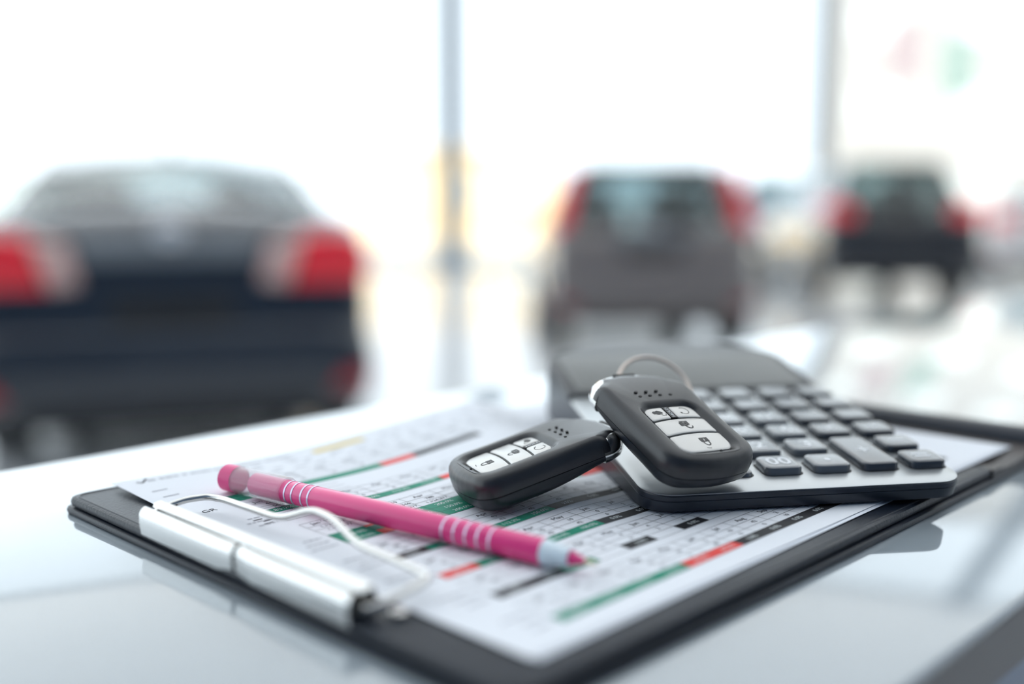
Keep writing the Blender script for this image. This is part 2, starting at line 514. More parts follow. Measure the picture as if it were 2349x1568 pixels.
def car(name, label, loc, yaw, P, paint, lamp='red_lens'):
    L, W, H = P['L'], P['W'], P['H']
    hw = W / 2
    root = empty(name, (loc[0], loc[1], 0), (0, 0, yaw))
    # --- lower body
    def ring(y, s, zb, zt, crown=.02, sh=.09):
        x = hw * s
        half = [(x * .80, zb), (x * .95, zb + .05), (x * .995, zb + .16), (x, (zb + zt) * .5), (x * .985, zt - sh), (x * .93, zt - sh * .35), (x * .82, zt)]
        pts = [(px, y, pz) for px, pz in half] + [(x * .4, y, zt + crown), (0, y, zt + crown * 1.3), (-x * .4, y, zt + crown)]
        pts += [(-px, y, pz) for px, pz in reversed(half)]
        return pts
    body = MB().add(*loft([ring(*q) for q in P['stations']])).build('body', paint, root, 50)
    # --- greenhouse
    g = P['gh']           # rb: rear base y, rr: roof rear y, fr: roof front y, fb: front base y
    zb, zr, wb, wr = g['zb'], H, hw * g.get('wb', .86), hw * g.get('wr', .68)
    zrb = g.get('zrb', zb)
    def roof(u, v):
        x = (u * 2 - 1) * wr; y = g['rr'] + (g['fr'] - g['rr']) * v
        return (x, y, zr - .05 * (u * 2 - 1) ** 2 - .03 * (2 * v - 1) ** 2)
    MB().add(*patch(roof, 10, 8, -.035)).build('roof', paint, root, 60)
    def corner(front, side, top):
        if top: return Vector((side * wr, g['fr' if front else 'rr'], zr - .07))
        return Vector((side * wb * (.97 if not front else 1), g['fb' if front else 'rb'], zb if front else zrb))
    def quad(a, b, c, d, bulge):
        def fn(u, v):
            p = a.lerp(b, u).lerp(d.lerp(c, u), v)
            return p + bulge * (4 * u * (1 - u)) * (1 if True else v)
        return fn
    def shrink(a, b, c, d, s):
        m = (a + b + c + d) / 4
        return [m + (p - m) * s for p in (a, b, c, d)]
    rq = shrink(corner(0, -1, 0), corner(0, 1, 0), corner(0, 1, 1), corner(0, -1, 1), .93)
    MB().add(*patch(quad(*rq, Vector((0, -.05, .02))), 10, 4, .006)).build('rear_window', 'car_glass', root, 60)
    fq = shrink(corner(1, -1, 0), corner(1, 1, 0), corner(1, 1, 1), corner(1, -1, 1), .93)
    MB().add(*patch(quad(*fq, Vector((0, .07, .02))), 10, 4, .006)).build('windshield', 'car_glass', root, 60)
    for s in (-1, 1):
        for front in (0, 1):
            a, b = corner(front, s, 0), corner(front, s, 1)
            d = -1 if front else 1
            wd = g.get('cp', .26) if not front else .09
            prof = lambda p, k: [p + Vector((-s * .09, 0, 0)), p, p + Vector((0, d * wd * k, 0)), p + Vector((-s * .05, d * wd * k, 0))]
            MB().add(*loft([prof(a - Vector((0, 0, .03)), 1.5), prof(a.lerp(b, .5), 1.1), prof(b + Vector((0, 0, .02)), .8)])).build('pillar', paint, root, 40)
        ym0, ym1 = (g['rb'] + g['fb']) * .5, (g['rr'] + g['fr']) * .5
        bp = [Vector((s * (wb + .005), ym0 + k, zb)) for k in (-.05, .05)] + [Vector((s * (wr + .005), ym1 + k, zr - .07)) for k in (.04, -.04)]
        MB().add(*loft([[p + Vector((-s * .04, 0, 0)) for p in bp], bp])).build('door_pillar', 'car_trim', root)
        ra, rt, fa, ft = corner(0, s, 0), corner(0, s, 1), corner(1, s, 0), corner(1, s, 1)
        ra = Vector((ra.x, ra.y, zb)) + Vector((0, .3, 0)); rt = rt + Vector((0, .2, 0))
        fa = fa - Vector((0, .12, 0)); ft = ft - Vector((0, .08, 0))
        MB().add(*patch(quad(ra, fa, ft, rt, Vector((s * .02, 0, 0))), 8, 3, .006)).build('side_window', 'car_glass', root, 60)
        MB().add(*rbox(s * (hw + .09) - .1, s * (hw + .09) + .1, g['fb'] - .35, g['fb'] - .2, zb + .02, zb + .16, .04, .02)).build('wing_mirror', paint, root, 50)
        for dy in (0.0, 1.0):
            MB().add(*rbox(s * hw * .995 - .015, s * hw * .995 + .015, g['rb'] + .7 + dy, g['rb'] + .9 + dy, zb - .17, zb - .135, .012, .005)).build('door_handle', 'rim', root, 50)
    # --- seats seen through the glass
    for sx in (-.36, .36):
        for sy in (P['seat_r'], P['seat_f']):
            st = MB().add(*rbox(sx - .24, sx + .24, sy - .09, sy + .09, zb - .25, zb + .2, .07, .05)).build('seat', 'car_seat', root, 50)
            MB().add(*rbox(sx - .13, sx + .13, sy - .06, sy + .04, zb + .22, zb + .37, .05, .04)).build('headrest', 'car_seat', st, 50)
    # --- wheels
    for y in (P['wr_y'], P['wf_y']):
        for s in (-1, 1):
            r = P.get('wheel', .32)
            wx = s * (hw - .11)
            prof = [(-.1, r * .62), (-.105, r * .9), (-.08, r * .985), (0, r), (.08, r * .985), (.105, r * .9), (.1, r * .62)]
            t = MB().add(*lathe(prof, 28)).build('wheel', 'tyre', root, 40, Matrix.Translation((wx, y, r)))
            rm = MB().add(*lathe([(s * .02, r * .60), (s * .085, r * .63), (s * .09, r * .56), (s * .04, r * .5)], 28))
            for k in range(5):
                a = 2 * math.pi * k / 5
                d = Vector((0, math.cos(a), math.sin(a))); e = Vector((0, -math.sin(a), math.cos(a)))
                q = [Vector((s * .07, 0, 0)) + d * aa * r + e * bb * r for aa, bb in ((.05, -.07), (.57, -.05), (.57, .05), (.05, .07))]
                rm.add(*loft([q, [p + Vector((s * .02, 0, 0)) for p in q]]))
            rm.build('rim', 'rim', t, 40)
            MB().add(*lathe([(-.02 * s, r * 1.14), (.025 * s, r * 1.14)], 28)).build('wheel_arch', 'car_trim', root, 40, Matrix.Translation((s * (hw - .022), y, r + .02)))
    # --- rear details
    for part, m, poly, y0, y1 in P['rear']:
        for s in ((-1, 1) if part.endswith('*') else (1,)):
            pl = [(s * x, z) for x, z in poly]
            ob = MB().add(*prism_y(pl, y0, y1)).build(part.strip('*'), m, root, 62)
    tag(root, label, 'car', 'cars in the showroom and yard')
    return root

# dark navy sedan, near left
sedan = dict(L=4.5, W=1.80, H=1.49, wr_y=.95, wf_y=3.55, seat_r=1.35, seat_f=2.25,
    stations=[(.0, .84, .30, .66, .0, .05), (.03, .92, .25, .80, .0, .05), (.06, .955, .24, 1.02, .01, .03), (.10, .965, .23, 1.075, .02, .05), (.2, .985, .22, 1.135, .03, .08),
              (.66, 1, .20, 1.185, .035, .16), (.9, 1, .20, 1.0, .0, .10), (1.6, 1, .20, .97, .0, .08), (2.6, 1, .20, .95, .0, .08), (3.0, 1, .20, .97, .03, .1), (3.4, .99, .2, .95, .04, .12),
              (4.0, .96, .2, .86, .04, .14), (4.3, .90, .2, .74, .02, .14), (4.45, .78, .22, .62, .0, .08), (4.5, .66, .26, .52, 0, .05)],
    gh=dict(rb=.66, rr=1.3, fr=2.2, fb=3.1, zb=.98, zrb=1.222, wb=.85, wr=.68, cp=.4),
    rear=[('tail_lamp*', 'red_lens', [(.50, .83), (.84, .83), (.87, .92), (.85, 1.02), (.79, 1.075), (.58, 1.075)], -.005, .22),
          ('reversing_lamp*', 'clear_lens', [(.37, .84), (.50, .825), (.57, 1.06), (.42, 1.03)], .012, .2),
          ('trunk_garnish', 'plate', [(-.38, .945), (.38, .945), (.42, 1.06), (-.42, 1.06)], .025, .2),
          ('number_plate', 'car_trim', [(-.27, .66), (.27, .66), (.27, .80), (-.27, .80)], .0, .2),
          ('emblem', 'rim', [(.075 * math.cos(k * .5236), 1.07 + .06 * math.sin(k * .5236)) for k in range(12)], -.005, .12),
          ('rear_bumper', 'navy', [(-.84, .30), (.84, .30), (.88, .46), (.86, .60), (.70, .66), (-.70, .66), (-.86, .60), (-.88, .46)], -.07, .35),
          ('bumper_diffuser', 'car_trim', [(-.62, .24), (.62, .24), (.66, .36), (-.66, .36)], -.08, .3),
          ('reflector*', 'dark_red_lens', [(.66, .36), (.845, .37), (.85, .47), (.72, .455)], -.085, .2)])
def fin(y, z): return ('antenna_fin', 'car_trim', [(-.02, z), (.02, z), (.008, z + .08), (-.008, z + .08)], y, y + .16)
sedan['rear'].append(fin(1.36, 1.45))
car('sedan', 'dark navy sedan seen from behind at the left, red tail lamps', (-1.475, 4.6), R(17), sedan, 'navy')

hatch = dict(L=4.0, W=1.70, H=1.53, wr_y=.62, wf_y=3.15, seat_r=.95, seat_f=1.85,
    stations=[(.0, .86, .34, .74, .0, .05), (.04, .94, .28, .90, .0, .05), (.09, .965, .24, 1.0, .0, .05), (.3, .985, .2, 1.02, .0, .08), (.9, 1, .2, 1.0, .0, .08), (2.4, 1, .2, .95, .0, .08),
              (2.8, .99, .2, .98, .03, .1), (3.3, .97, .2, .92, .03, .12), (3.7, .92, .2, .80, .02, .12), (3.92, .82, .22, .68, 0, .08), (4.0, .7, .28, .56, 0, .05)],
    gh=dict(rb=.12, rr=.42, fr=2.0, fb=2.9, zb=.99, zrb=1.0, wb=.86, wr=.66, cp=.3),
    rear=[('tail_lamp*', 'red_lens', [(.66, .86), (.83, .90), (.80, 1.12), (.66, 1.48), (.59, 1.48), (.66, 1.1)], .10, .50),
          ('tailgate_trim', 'plate', [(-.40, .90), (.40, .90), (.36, .97), (-.36, .97)], .02, .2),
          ('number_plate', 'car_trim', [(-.26, .74), (.26, .74), (.26, .86), (-.26, .86)], .0, .2),
          ('emblem', 'rim', [(.06 * math.cos(k * .5236), .99 + .05 * math.sin(k * .5236)) for k in range(12)], .05, .2),
          ('rear_bumper', 'bronze', [(-.80, .30), (.80, .30), (.84, .46), (.82, .62), (.66, .70), (-.66, .70), (-.82, .62), (-.84, .46)], -.06, .35),
          ('bumper_diffuser', 'car_trim', [(-.6, .22), (.6, .22), (.62, .34), (-.62, .34)], -.07, .3),
          ('reflector*', 'dark_red_lens', [(.62, .36), (.79, .38), (.79, .44), (.64, .42)], -.075, .2),
          ('rear_spoiler', 'bronze', [(-.56, 1.47), (.56, 1.47), (.50, 1.52), (-.50, 1.52)], .27, .6),
          ('wiper', 'car_trim', [(-.02, 1.05), (.32, 1.09), (.32, 1.11), (-.02, 1.08)], .06, .16)])
car('hatchback', 'bronze grey hatchback seen from behind in the middle of the showroom', (1.13, 8.45), R(1.5), hatch, 'bronze')

suv = dict(L=4.5, W=1.84, H=1.68, wr_y=.85, wf_y=3.5, seat_r=1.15, seat_f=2.1, wheel=.35,
    stations=[(.0, .86, .42, .82, .0, .05), (.04, .94, .36, 1.0, .0, .05), (.10, .965, .32, 1.1, .0, .05), (.35, .985, .28, 1.12, .0, .08), (.9, 1, .28, 1.1, .0, .08), (2.7, 1, .28, 1.06, .0, .08),
              (3.1, .99, .28, 1.08, .03, .1), (3.7, .97, .28, 1.02, .03, .12), (4.2, .92, .28, .9, .02, .12), (4.42, .82, .3, .76, 0, .08), (4.5, .7, .36, .62, 0, .05)],
    gh=dict(rb=.14, rr=.55, fr=2.3, fb=3.2, zb=1.09, zrb=1.1, wb=.86, wr=.64, cp=.34),
    rear=[('tail_lamp*', 'red_lens', [(.52, .98), (.86, 1.0), (.89, 1.16), (.80, 1.22), (.55, 1.12)], .02, .55),
          ('tailgate_trim', 'car_trim', [(-.5, 1.0), (.5, 1.0), (.5, 1.06), (-.5, 1.06)], .04, .2),
          ('number_plate', 'car_trim', [(-.26, .80), (.26, .80), (.26, .93), (-.26, .93)], .0, .2),
          ('rear_bumper', 'jet', [(-.86, .40), (.86, .40), (.90, .56), (.88, .70), (.72, .78), (-.72, .78), (-.88, .70), (-.90, .56)], -.06, .35),
          ('bumper_diffuser', 'car_trim', [(-.6, .32), (.6, .32), (.64, .46), (-.64, .46)], -.07, .3),
          ('rear_spoiler', 'jet', [(-.56, 1.60), (.56, 1.60), (.5, 1.66), (-.5, 1.66)], .38, .75)])
car('sport_utility_car', 'black car with red tail lamps standing at the right behind the counter', (4.42, 12.0), R(-3), suv, 'jet')

import copy
suv2 = copy.deepcopy(suv)
suv2['H'] = 1.8
suv2['rear'] = [(n, ('silver' if m == 'jet' else m), p, a, b) for n, m, p, a, b in suv2['rear']]
car('estate_car', 'pale silver car parked outside between the bronze hatchback and the black car', (5.55, 22.5), R(-13), suv2, 'silver')
sedan2 = copy.deepcopy(sedan)
sedan2['rear'] = [(n, ('pearl' if m == 'navy' else m), p, a, b) for n, m, p, a, b in sedan2['rear']]
car('sedan', 'white sedan with red tail lamp at the far right edge, beyond the black car', (8.1, 16.0), R(-20), sedan2, 'pearl')

# ================================================================== the counter
UA = R(45.8)
U = Vector((math.cos(UA), math.sin(UA))); V = Vector((-math.sin(UA), math.cos(UA)))
P1 = Vector((4.234, 231.17))            # near corner of the paper, millimetres
def uv(u, v, z=0.0):
    """paper coordinates (mm) to world (m); u along the long side, v across, z above the paper"""
    p = P1 + U * u + V * v
    return (p.x * .001, p.y * .001, ZP + z * .001)
UVM = Matrix.Translation((P1.x * .001, P1.y * .001, ZP)) @ Matrix.Rotation(UA, 4, 'Z')
counter = empty('reception_counter', uv(900, 110, 0)[:2] + (0,), (0, 0, UA))
def cl(u0, u1, v0, v1, z0, z1):  # counter-local box, from paper coordinates
    return box((u0 - 900) * .001, (u1 - 900) * .001, (v0 - 110) * .001, (v1 - 110) * .001, z0, z1)
def clr(u0, u1, v0, v1, z0, z1, r, e):
    return rbox((u0 - 900) * .001, (u1 - 900) * .001, (v0 - 110) * .001, (v1 - 110) * .001, z0, z1, r, e)
MB().add(*clr(-700, 2600, -61, 290, 1.0965, 1.1000, .004, .0012)).build('counter_top', 'counter', counter, 40)
MB().add(*clr(-699, 2599, -60.5, 289.5, 1.0785, 1.0964, .004, .001)).build('edge_band', 'counter_edge', counter, 40)
MB().add(*cl(-680, 2580, -42, 268, .08, 1.0785)).build('cabinet_body', 'counter_body', counter)
MB().add(*cl(-670, 2570, -30, 255, 0, .08)).build('plinth', 'black', counter)
tag(counter, 'long white glossy reception counter with brown grey edge', 'counter')

# ================================================================== clipboard folder
TBL = -7.0
folder = empty('clipboard_folder', (0, 0, 0))
folder.matrix_world = UVM
def board(u0, u1, v0, v1, z0, z1, r, e, name, m, par, sm=40):
    return MB().add(*mm(*rbox(u0, u1, v0, v1, z0, z1, r, e, 8))).build(name, m, par, sm)
board(-16, 308, -11, 215.5, TBL + .05, TBL + 2.5, 5, 1.0, 'folded_cover', 'leather_fine', folder)
bd = board(-15, 258, -9.5, 214, TBL + 2.6, -1.0, 5, 1.3, 'board', 'leather', folder)
# raised seam rims along the board edge
rim = MB()
for off, zz, rr in ((2.2, -1.25, .55), (0.4, -2.6, .45)):
    path = [(x, y, zz) for x, y in rrect(-15 + off, 258 - off, -9.5 + off, 214 - off, 5, 8)]
    rim.add(*mm(*tube(path, rr, 8, True)))
rim.build('edge_seam', 'leather_fine', bd, 60)
# flexible hinge and the rounded spine at the far end
rings = []
for u, z in ((255, -1.3), (262, -1.6), (268, -2.6), (276, -2.6), (286, -2.2), (299, -1.2), (304, .6)):
    rings.append([(u, -10, z), (u, 215, z), (u, 215, TBL + 2.4), (u, -10, TBL + 2.4)])
MB().add(*mm(*loft(rings))).build('hinge', 'leather_brown', folder, 60)
sp = []
for k in range(13):
    a = R(-90 + 360 * k / 13)
    sp.append((312 + 9 * math.cos(a), -.2 + 6.4 * math.sin(a)))
MB().add(*mm(*loft([[(x, -12 + 2, z * .8) for x, z in sp], [(x, -12 + 0, z) for x, z in sp], [(x, 216, z) for x, z in sp]]))).build('spine', 'leather', folder, 60)

# metal clip
def extr(poly, v0, v1):
    return mm(*loft([[(x, v0, z) for x, z in poly], [(x, v1, z) for x, z in poly]]))
top = [(-4.9, -.2), (-4.4, -.2), (-4.7, 4.4), (-5.4, 6.9), (-6.0, 7.2), (-9.2, 6.75), (-9.8, 5.4), (-9.5, 5.2), (-9.0, 6.1), (-6.0, 6.6), (-5.7, 6.3), (-5.2, 4.3)]
fx = lambda x: -7.0 + (x + 4.9) * .74
top = [(fx(x), z) for x, z in top]
clip = MB().add(*extr(top, 47.5, 157.5)).build('clip_plate', 'chrome', folder, 40)
def arcp(cx, cz, r, a0, a1, n=6):
    return [(cx + r * math.cos(R(a0 + (a1 - a0) * k / n)), cz + r * math.sin(R(a0 + (a1 - a0) * k / n))) for k in range(n + 1)]
outer = [(-11.0, 3.6), (-11.2, 4.8), (-11.9, 5.7)] + arcp(-13.4, 3.2, 3.1, 92, 178, 9) + [(-16.6, 1.4), (-15.9, -2.6)]
inner = [(x + .9, z - .5) for x, z in reversed(outer[1:])] + [(-10.6, 3.4)]
jaw = [(fx(x), z) for x, z in outer + inner]
for a, b, e in ((47.8, 101.4, 1), (103.4, 157.2, 0)):
    rings = []
    for t in (0, .04, .84, .95, 1.0):
        t2 = t if e else 1 - t
        pinch = {0: 0, .04: 0, .84: 0, .95: .5, 1.0: .8}[t]
        rings.append([(x + (pinch if x < -11.5 else 0), a + (b - a) * t2, z - (.25 * pinch if z > 5 else 0)) for x, z in jaw])
    MB().add(*mm(*loft(rings))).build('clip_jaw', 'chrome', folder, 40)
MB().add(*mm(*box(-13.2, -7.4, 50, 155, -.95, -.2))).add(*mm(*box(-11.1, -10.0, 49, 156, -.3, 3.2))).build('clip_base_dark_fill', 'black', folder)  # upper box: black filler that paints the dark reflection in the clip groove
MB().add(*extr(arcp(-11.8, 2.0, 1.5, 0, 345, 14), 46.6, 158.4)).build('hinge_pin', 'chrome_soft', folder, 40)
MB().add(*mm(*lathe([(0, .01), (0, 2.4), (1.2, 2.4), (1.8, 1.5), (1.8, .01)], 16, 'z'))).build('rivet', 'chrome_soft', folder, 40, Matrix.Translation((-.0035, .0425, -.0009)))
wire = [(-11.8, 45.9, 2.0), (-7, 44.2, 2.8), (0, 43.5, 4.2), (6.5, 43.8, 5.2), (9.8, 46.5, 5.2), (11.5, 62, 5.2), (12.3, 80, 5.2), (14.0, 94, 9.8), (15.0, 106, 9.8), (11.3, 117.5, 5.2),
        (10.8, 135, 5.2), (10.4, 150, 5.2), (8.0, 156.0, 5.4), (1.5, 158.4, 5.2), (-5, 159.6, 4.0), (-11.8, 159.4, 2.0)]
MB().add(*mm(*tube(smooth_path(wire, 3, .17), 1.15, 12))).build('wire_lever', 'chrome_soft', folder, 60)
tag(folder, 'black leatherette clipboard folder with a chrome clip lying on the white counter', 'clipboard')

# ================================================================== paper
def paper_z(u, v):
    z = -.15
    vc = 47 + (u - 105.7) * 1.46
    s = (v - vc) / 1.77
    z += 9.0 * smoothstep(s, 1, 34) * smoothstep(u, 60, 215)
    z += 1.6 * smoothstep(v, 165, 212) * (1 - smoothstep(u, 10, 70))
    z += .25 * math.sin(u * .045) * math.sin(v * .05) * (1 - smoothstep(u, 100, 140)) * (1 if v > 110 else .3) - .1
    return z
def sheet(name, m, du, dv, dz, rot, flat, label):
    nu, nv = 60, 42
    def fn(a, b):
        u, v = a * 297, b * 210
        return Vector((u * .001, v * .001, (paper_z(u + du, v + dv) + dz) * .001))
    o = MB().add(*patch(fn, nu, nv, -.0001)).build(name, m, None, 60)
    o.matrix_world = UVM @ Matrix.Translation((du * .001, dv * .001, 0)) @ Matrix.Rotation(rot, 4, 'Z')
    return tag(o, label, 'paper', 'paper sheets on the clipboard')
top_sheet = sheet('paper_sheet', 'paper', 0, 0, 0, 0, 1.0, 'top white paper sheet printed with a coloured month table, held by the clip')
sheet('paper_sheet', 'paper2', 1.2, -1.6, -.32, 0, .85, 'blank white paper sheet under the printed one, its right edge showing')

def pz(u, v, lift): return (u * .001, v * .001, (paper_z(u, v) + lift) * .001)
class Print:
    def __init__(s): s.mb = MB()
    def rect(s, u0, u1, v0, v1, lift=.05):
        n = max(1, int((u1 - u0) / 6)); m = max(1, int((v1 - v0) / 6))
        vs = [pz(u0 + (u1 - u0) * i / n, v0 + (v1 - v0) * j / m, lift) for i in range(n + 1) for j in range(m + 1)]
        fs = [(i * (m + 1) + j, (i + 1) * (m + 1) + j, (i + 1) * (m + 1) + j + 1, i * (m + 1) + j + 1) for i in range(n) for j in range(m)]
        s.mb.add(vs, fs)
    def text(s, t, u, v, size, lift=.09):
        vs, fs = text2d(t)
        s.mb.add([pz(u + x * size, v + y * size, lift) for x, y in vs], fs)
    def done(s, name, m):
        o = s.mb.build(name, m, top_sheet)
        o['kind'] = 'stuff'
        return o
g_, r_, k_, y_, t_, w_, gy, ln = (Print() for _ in range(8))
CW = 13.87; C0 = 21.5
cu = lambda k: C0 + CW * k
months = ['Jan', 'Feb', 'Mar', 'Apr', 'May', 'Jun', 'Jul', 'Aug', 'Sep', 'Oct', 'Nov', 'Dec', 'Jan', 'Feb', 'Mar', 'Apr', 'May', 'Jun']
NC = 17
def hline(u0, u1, v, w=.16): ln.rect(u0, u1, v - w / 2, v + w / 2, .065)
def vline(u, v0, v1, w=.14): ln.rect(u - w / 2, u + w / 2, v0, v1, .066)
nums = ['3', '2', '6', '0', '43', '1', '40', '15', '4', '0', '7', '42', '19', '2']
def block_rows(vb, colours, big=False, pct=1, step=4.6):
    """a table block: pct rows of coloured cells at vb, two number rows, a month header; colours[k] per column"""
    y = vb
    for r in range(pct):
        for k in range(NC):
            c = colours[r][k] if k < len(colours[r]) else None
            if c in (None, '.'): continue
            {'g': g_, 'r': r_, 'k': k_, 'y': y_}[c].rect(cu(k), cu(k + 1), y, y + step)
            w_.text({'g': random.choice(['100.0%', '150.0%', '200.0%', '112.2%']), 'r': '67.5%', 'k': '0.0%', 'y': '99%'}[c], cu(k + .58), y + step * .5, 2.7)
        hline(C0, cu(NC), y)
        y += step
    rows = [('n', 4.0), ('n', 4.0), ('h', 4.6)]
    for kind, h in rows:
        hline(C0, cu(NC), y)
        for k in range(NC):
            if kind == 'h':
                t_.text(months[k] + (" '19" if big and k < 3 else ''), cu(k + .5), y + h * .5, 3.0 if not big else 2.9)
            else:
                s = random.choice(['1,124,377', '1,150,346', '788', '1,131']) if big else random.choice(nums)
                (t_ if not big else t_).text(s, cu(k + .62), y + h * .5, 2.5)
        y += h
    hline(C0, cu(NC), y)
    for k in range(NC + 1): vline(cu(k), vb, y)
    # faint row titles
    for q in range(3):
        L_ = random.uniform(6, 12)
        x = 19 - L_
        while x < 18.5:
            ww = random.uniform(1.2, 2.6)
            gy.rect(x, min(18.8, x + ww), vb + 1.2 + q * 4.3, vb + 2.3 + q * 4.3)
            x += ww + .5
A = 'ggggrrkkkkkkkkkkk'; B = 'kkg.k.k..........'; C = 'rggggkkkk........'; D = 'kggggkkkkkkkk....'
block_rows(8.9, [A]); block_rows(30.9, [B]); block_rows(51.9, [C]); block_rows(73.4, [D])
block_rows(96.4, ['grggggggrkkk', 'gggggggrrkkk', 'grggggggkkkk'], True, 3)
block_rows(129.0, ['..gggrrkkkk'], False, 1)
g_.rect(22, 34.4, 139.5, 144); w_.text('85.2%', 28.5, 141.8, 3.2); y_.rect(34.4, 47, 139.5, 144, .075)
g_.rect(21.5, 33, 160.0, 164.4); g_.rect(21.5, 33, 164.5, 168.6); y_.rect(33, 40, 160.0, 164.4)
t_.text("Jan '19", 28.5, 154.5, 3.1); t_.text('448', 29, 150.4, 2.9); t_.text('508', 29.5, 146.4, 2.9)
for v in (144.2, 148.4, 152.5, 156.6): hline(20, 62, v)
g_.rect(48, 88.6, 161.3, 166.5); r_.rect(88.6, 105.4, 161.3, 166.5); k_.rect(105.4, 142, 161.3, 166.5)
for k in range(2, 13):
    for q in range(2): t_.text(random.choice(nums), cu(k + .5), 170 + q * 4.3, 2.6)
    t_.text(months[k], cu(k + .5), 179, 3.0)
for v in (168, 172.2, 176.5, 181.5): hline(48, 230, v)
y_.rect(82, 108, 198.5, 202.5)
for q in range(4):
    x = 44
    while x < 190:
        ww = random.uniform(2, 6)
        if not (80 < x < 109 and q == 3): gy.rect(x, x + ww, 185.5 + q * 4.2, 186.5 + q * 4.2)
        x += ww + random.uniform(1, 12)
x = 11
while x < 70:                                         # illegible title line at the page head
    ww = random.uniform(1.0, 3.2)
    gy.rect(x, x + ww, 203.0, 205.2); x += ww + random.choice([.5, .5, 1.6])
for (a, b), (c, d) in (((7, 204.5), (8.4, 202.6)), ((8.4, 202.6), (12, 207.0))):  # tick shaped mark
    n = Vector((-(d - b), c - a)).normalized() * .45
    t_.mb.add([pz(a - n.x, b - n.y, .09), pz(c - n.x, d - n.y, .09), pz(c + n.x, d + n.y, .09), pz(a + n.x, b + n.y, .09)], [(0, 1, 2, 3)])
t_.text('GR', 9.4, 157.5, 4.0)
for a, b in ((13.5, 136.5), (15.5, 133.6), (14.2, 131)): t_.rect(a, a + 3.4, b, b + .9)
for v in (190, 182, 174):
    gy.rect(6, 6 + random.uniform(5, 9), v, v + 1.2)
g_.done('green_cells', 'ink_green'); r_.done('red_cells', 'ink_red'); k_.done('black_cells', 'ink_black'); y_.done('yellow_cells', 'ink_yellow')
t_.done('printed_text', 'ink_text'); w_.done('white_text', 'ink_white'); gy.done('faint_text', 'ink_grey'); ln.done('table_lines', 'ink_black')

# ================================================================== pen
def frame_between(a, b, up=Vector((0, 0, 1))):
    a, b = Vector(a), Vector(b)
    x = (b - a).normalized(); y = up.cross(x).normalized(); z = x.cross(y)
    m = Matrix.Identity(4)
    for i in range(3): m[i][0] = x[i]; m[i][1] = y[i]; m[i][2] = z[i]; m[i][3] = a[i]
    return m
pa = uv(26.5, 174.5, 5.2); pb = uv(50.6, 22.0, 3.95)
pen = empty('ballpoint_pen'); pen.matrix_world = frame_between(pa, pb)
PL = (Vector(pb) - Vector(pa)).length * 1000
def pl(name, m, prof, n=40, par=pen, sm=35): return MB().add(*mm(*lathe(prof, n))).build(name, m, par, sm)
E0 = PL - 17.5
pl('barrel', 'pink', [(15, .05), (15, 3.6), (15.5, 3.9), (E0 - .5, 3.95), (E0, 3.7), (E0, .05)])
for x in (33.2, 36.6, 41.0, 44.3) + tuple(E0 - q for q in (35.5, 31.0, 26.6, 22.2, 17.8)):
    pl('ring_line', 'silver_line', [(x, 3.85), (x, 4.0), (x + .7, 4.0), (x + .7, 3.85)])
pl('end_plug', 'pink_plug', [(0, .05), (0, 4.2), (.6, 4.8), (6.6, 4.85), (6.6, .05)])
capm = [(6.65, 4.4), (6.65, 4.85), (7.2, 4.86), (31.0, 4.9), (31.4, 4.75), (31.4, 4.15), (30.6, 4.12), (7.2, 4.4), (6.65, 4.4)]
MB().add(*(lambda r: mm(*loft([[(p, q * math.cos(6.2832 * j / 40), q * math.sin(6.2832 * j / 40)) for j in range(40)] for p, q in capm], False, False)))(0)).build('clear_cap', 'cap_clear', pen, 35)
pl('grip_collar', 'grip', [(E0 + .02, .05), (E0 + .02, 3.85), (E0 + 1, 3.8), (E0 + 4.2, 3.3), (E0 + 8.6, 2.7), (E0 + 8.7, .05)])
pl('nose_cone', 'pink_plug', [(E0 + 8.7, .05), (E0 + 8.7, 2.15), (E0 + 12.6, 1.0), (E0 + 13.4, .8), (E0 + 13.4, .05)])
pl('nib', 'brass', [(E0 + 13.4, .05), (E0 + 13.4, .6), (E0 + 16.6, .38), (E0 + 17.3, .25), (E0 + 17.5, .05)])
tag(pen, 'pink ballpoint pen with a clear cap lying across the printed paper', 'pen')

# ================================================================== calculator
CAL = Matrix.Translation((.1022, .35055, ZP + .00697)) @ Euler((R(5.82), 0, R(10.14))).to_matrix().to_4x4()
calc = empty('desk_calculator'); calc.matrix_world = CAL
zbot = lambda y: (0.25 - 6.97 - y * .1014) / .9948
def calc_outline(d, y1=172):
    """body outline: rounded front corners, far corners cut back towards the display top"""
    p = rrect(-59 + d, 59 - d, 0 + d, y1 - d, 11 - d * .5, 8)
    q = []
    for x, y in p:
        if y > 150:                                   # draw the far end in to a shallow arch
            y = y + 20 * (1 - (abs(x) / 59) ** 2.2) - 4
        q.append((x, y))
    # denser far edge so that it reads as an arch
    out = []
    for i in range(len(q)):
        out.append(q[i])
        a, b = q[i], q[(i + 1) % len(q)]
        if a[1] > 150 and b[1] > 150 and abs(a[0] - b[0]) > 20:
            for k in range(1, 10):
                x = a[0] + (b[0] - a[0]) * k / 10
                out.append((x, y1 - d + 20 * (1 - (abs(x) / 59) ** 2.2) - 4))
    return out
rings = []
for d, z in ((.6, -.5), (.2, -1.0), (.2, -2.5), (.55, -2.7), (.35, -2.95), (.45, -4.2)):
    rings.append([(x, y, z) for x, y in calc_outline(d)])
rings.append([(x, y, zbot(y) * .93) for x, y in calc_outline(.9)])
rings.append([(x, y, zbot(y)) for x, y in calc_outline(2.2)])
MB().add(*mm(*loft(rings))).build('body', 'calc_body', calc, 35)
fp = []
for d, z in ((.5, -.6), (.35, -.25), (.9, 0.0)):
    fp.append([(x, y, z) for x, y in rrect(-59 + d, 59 - d, d, 119, 11 - d * .5, 8)])
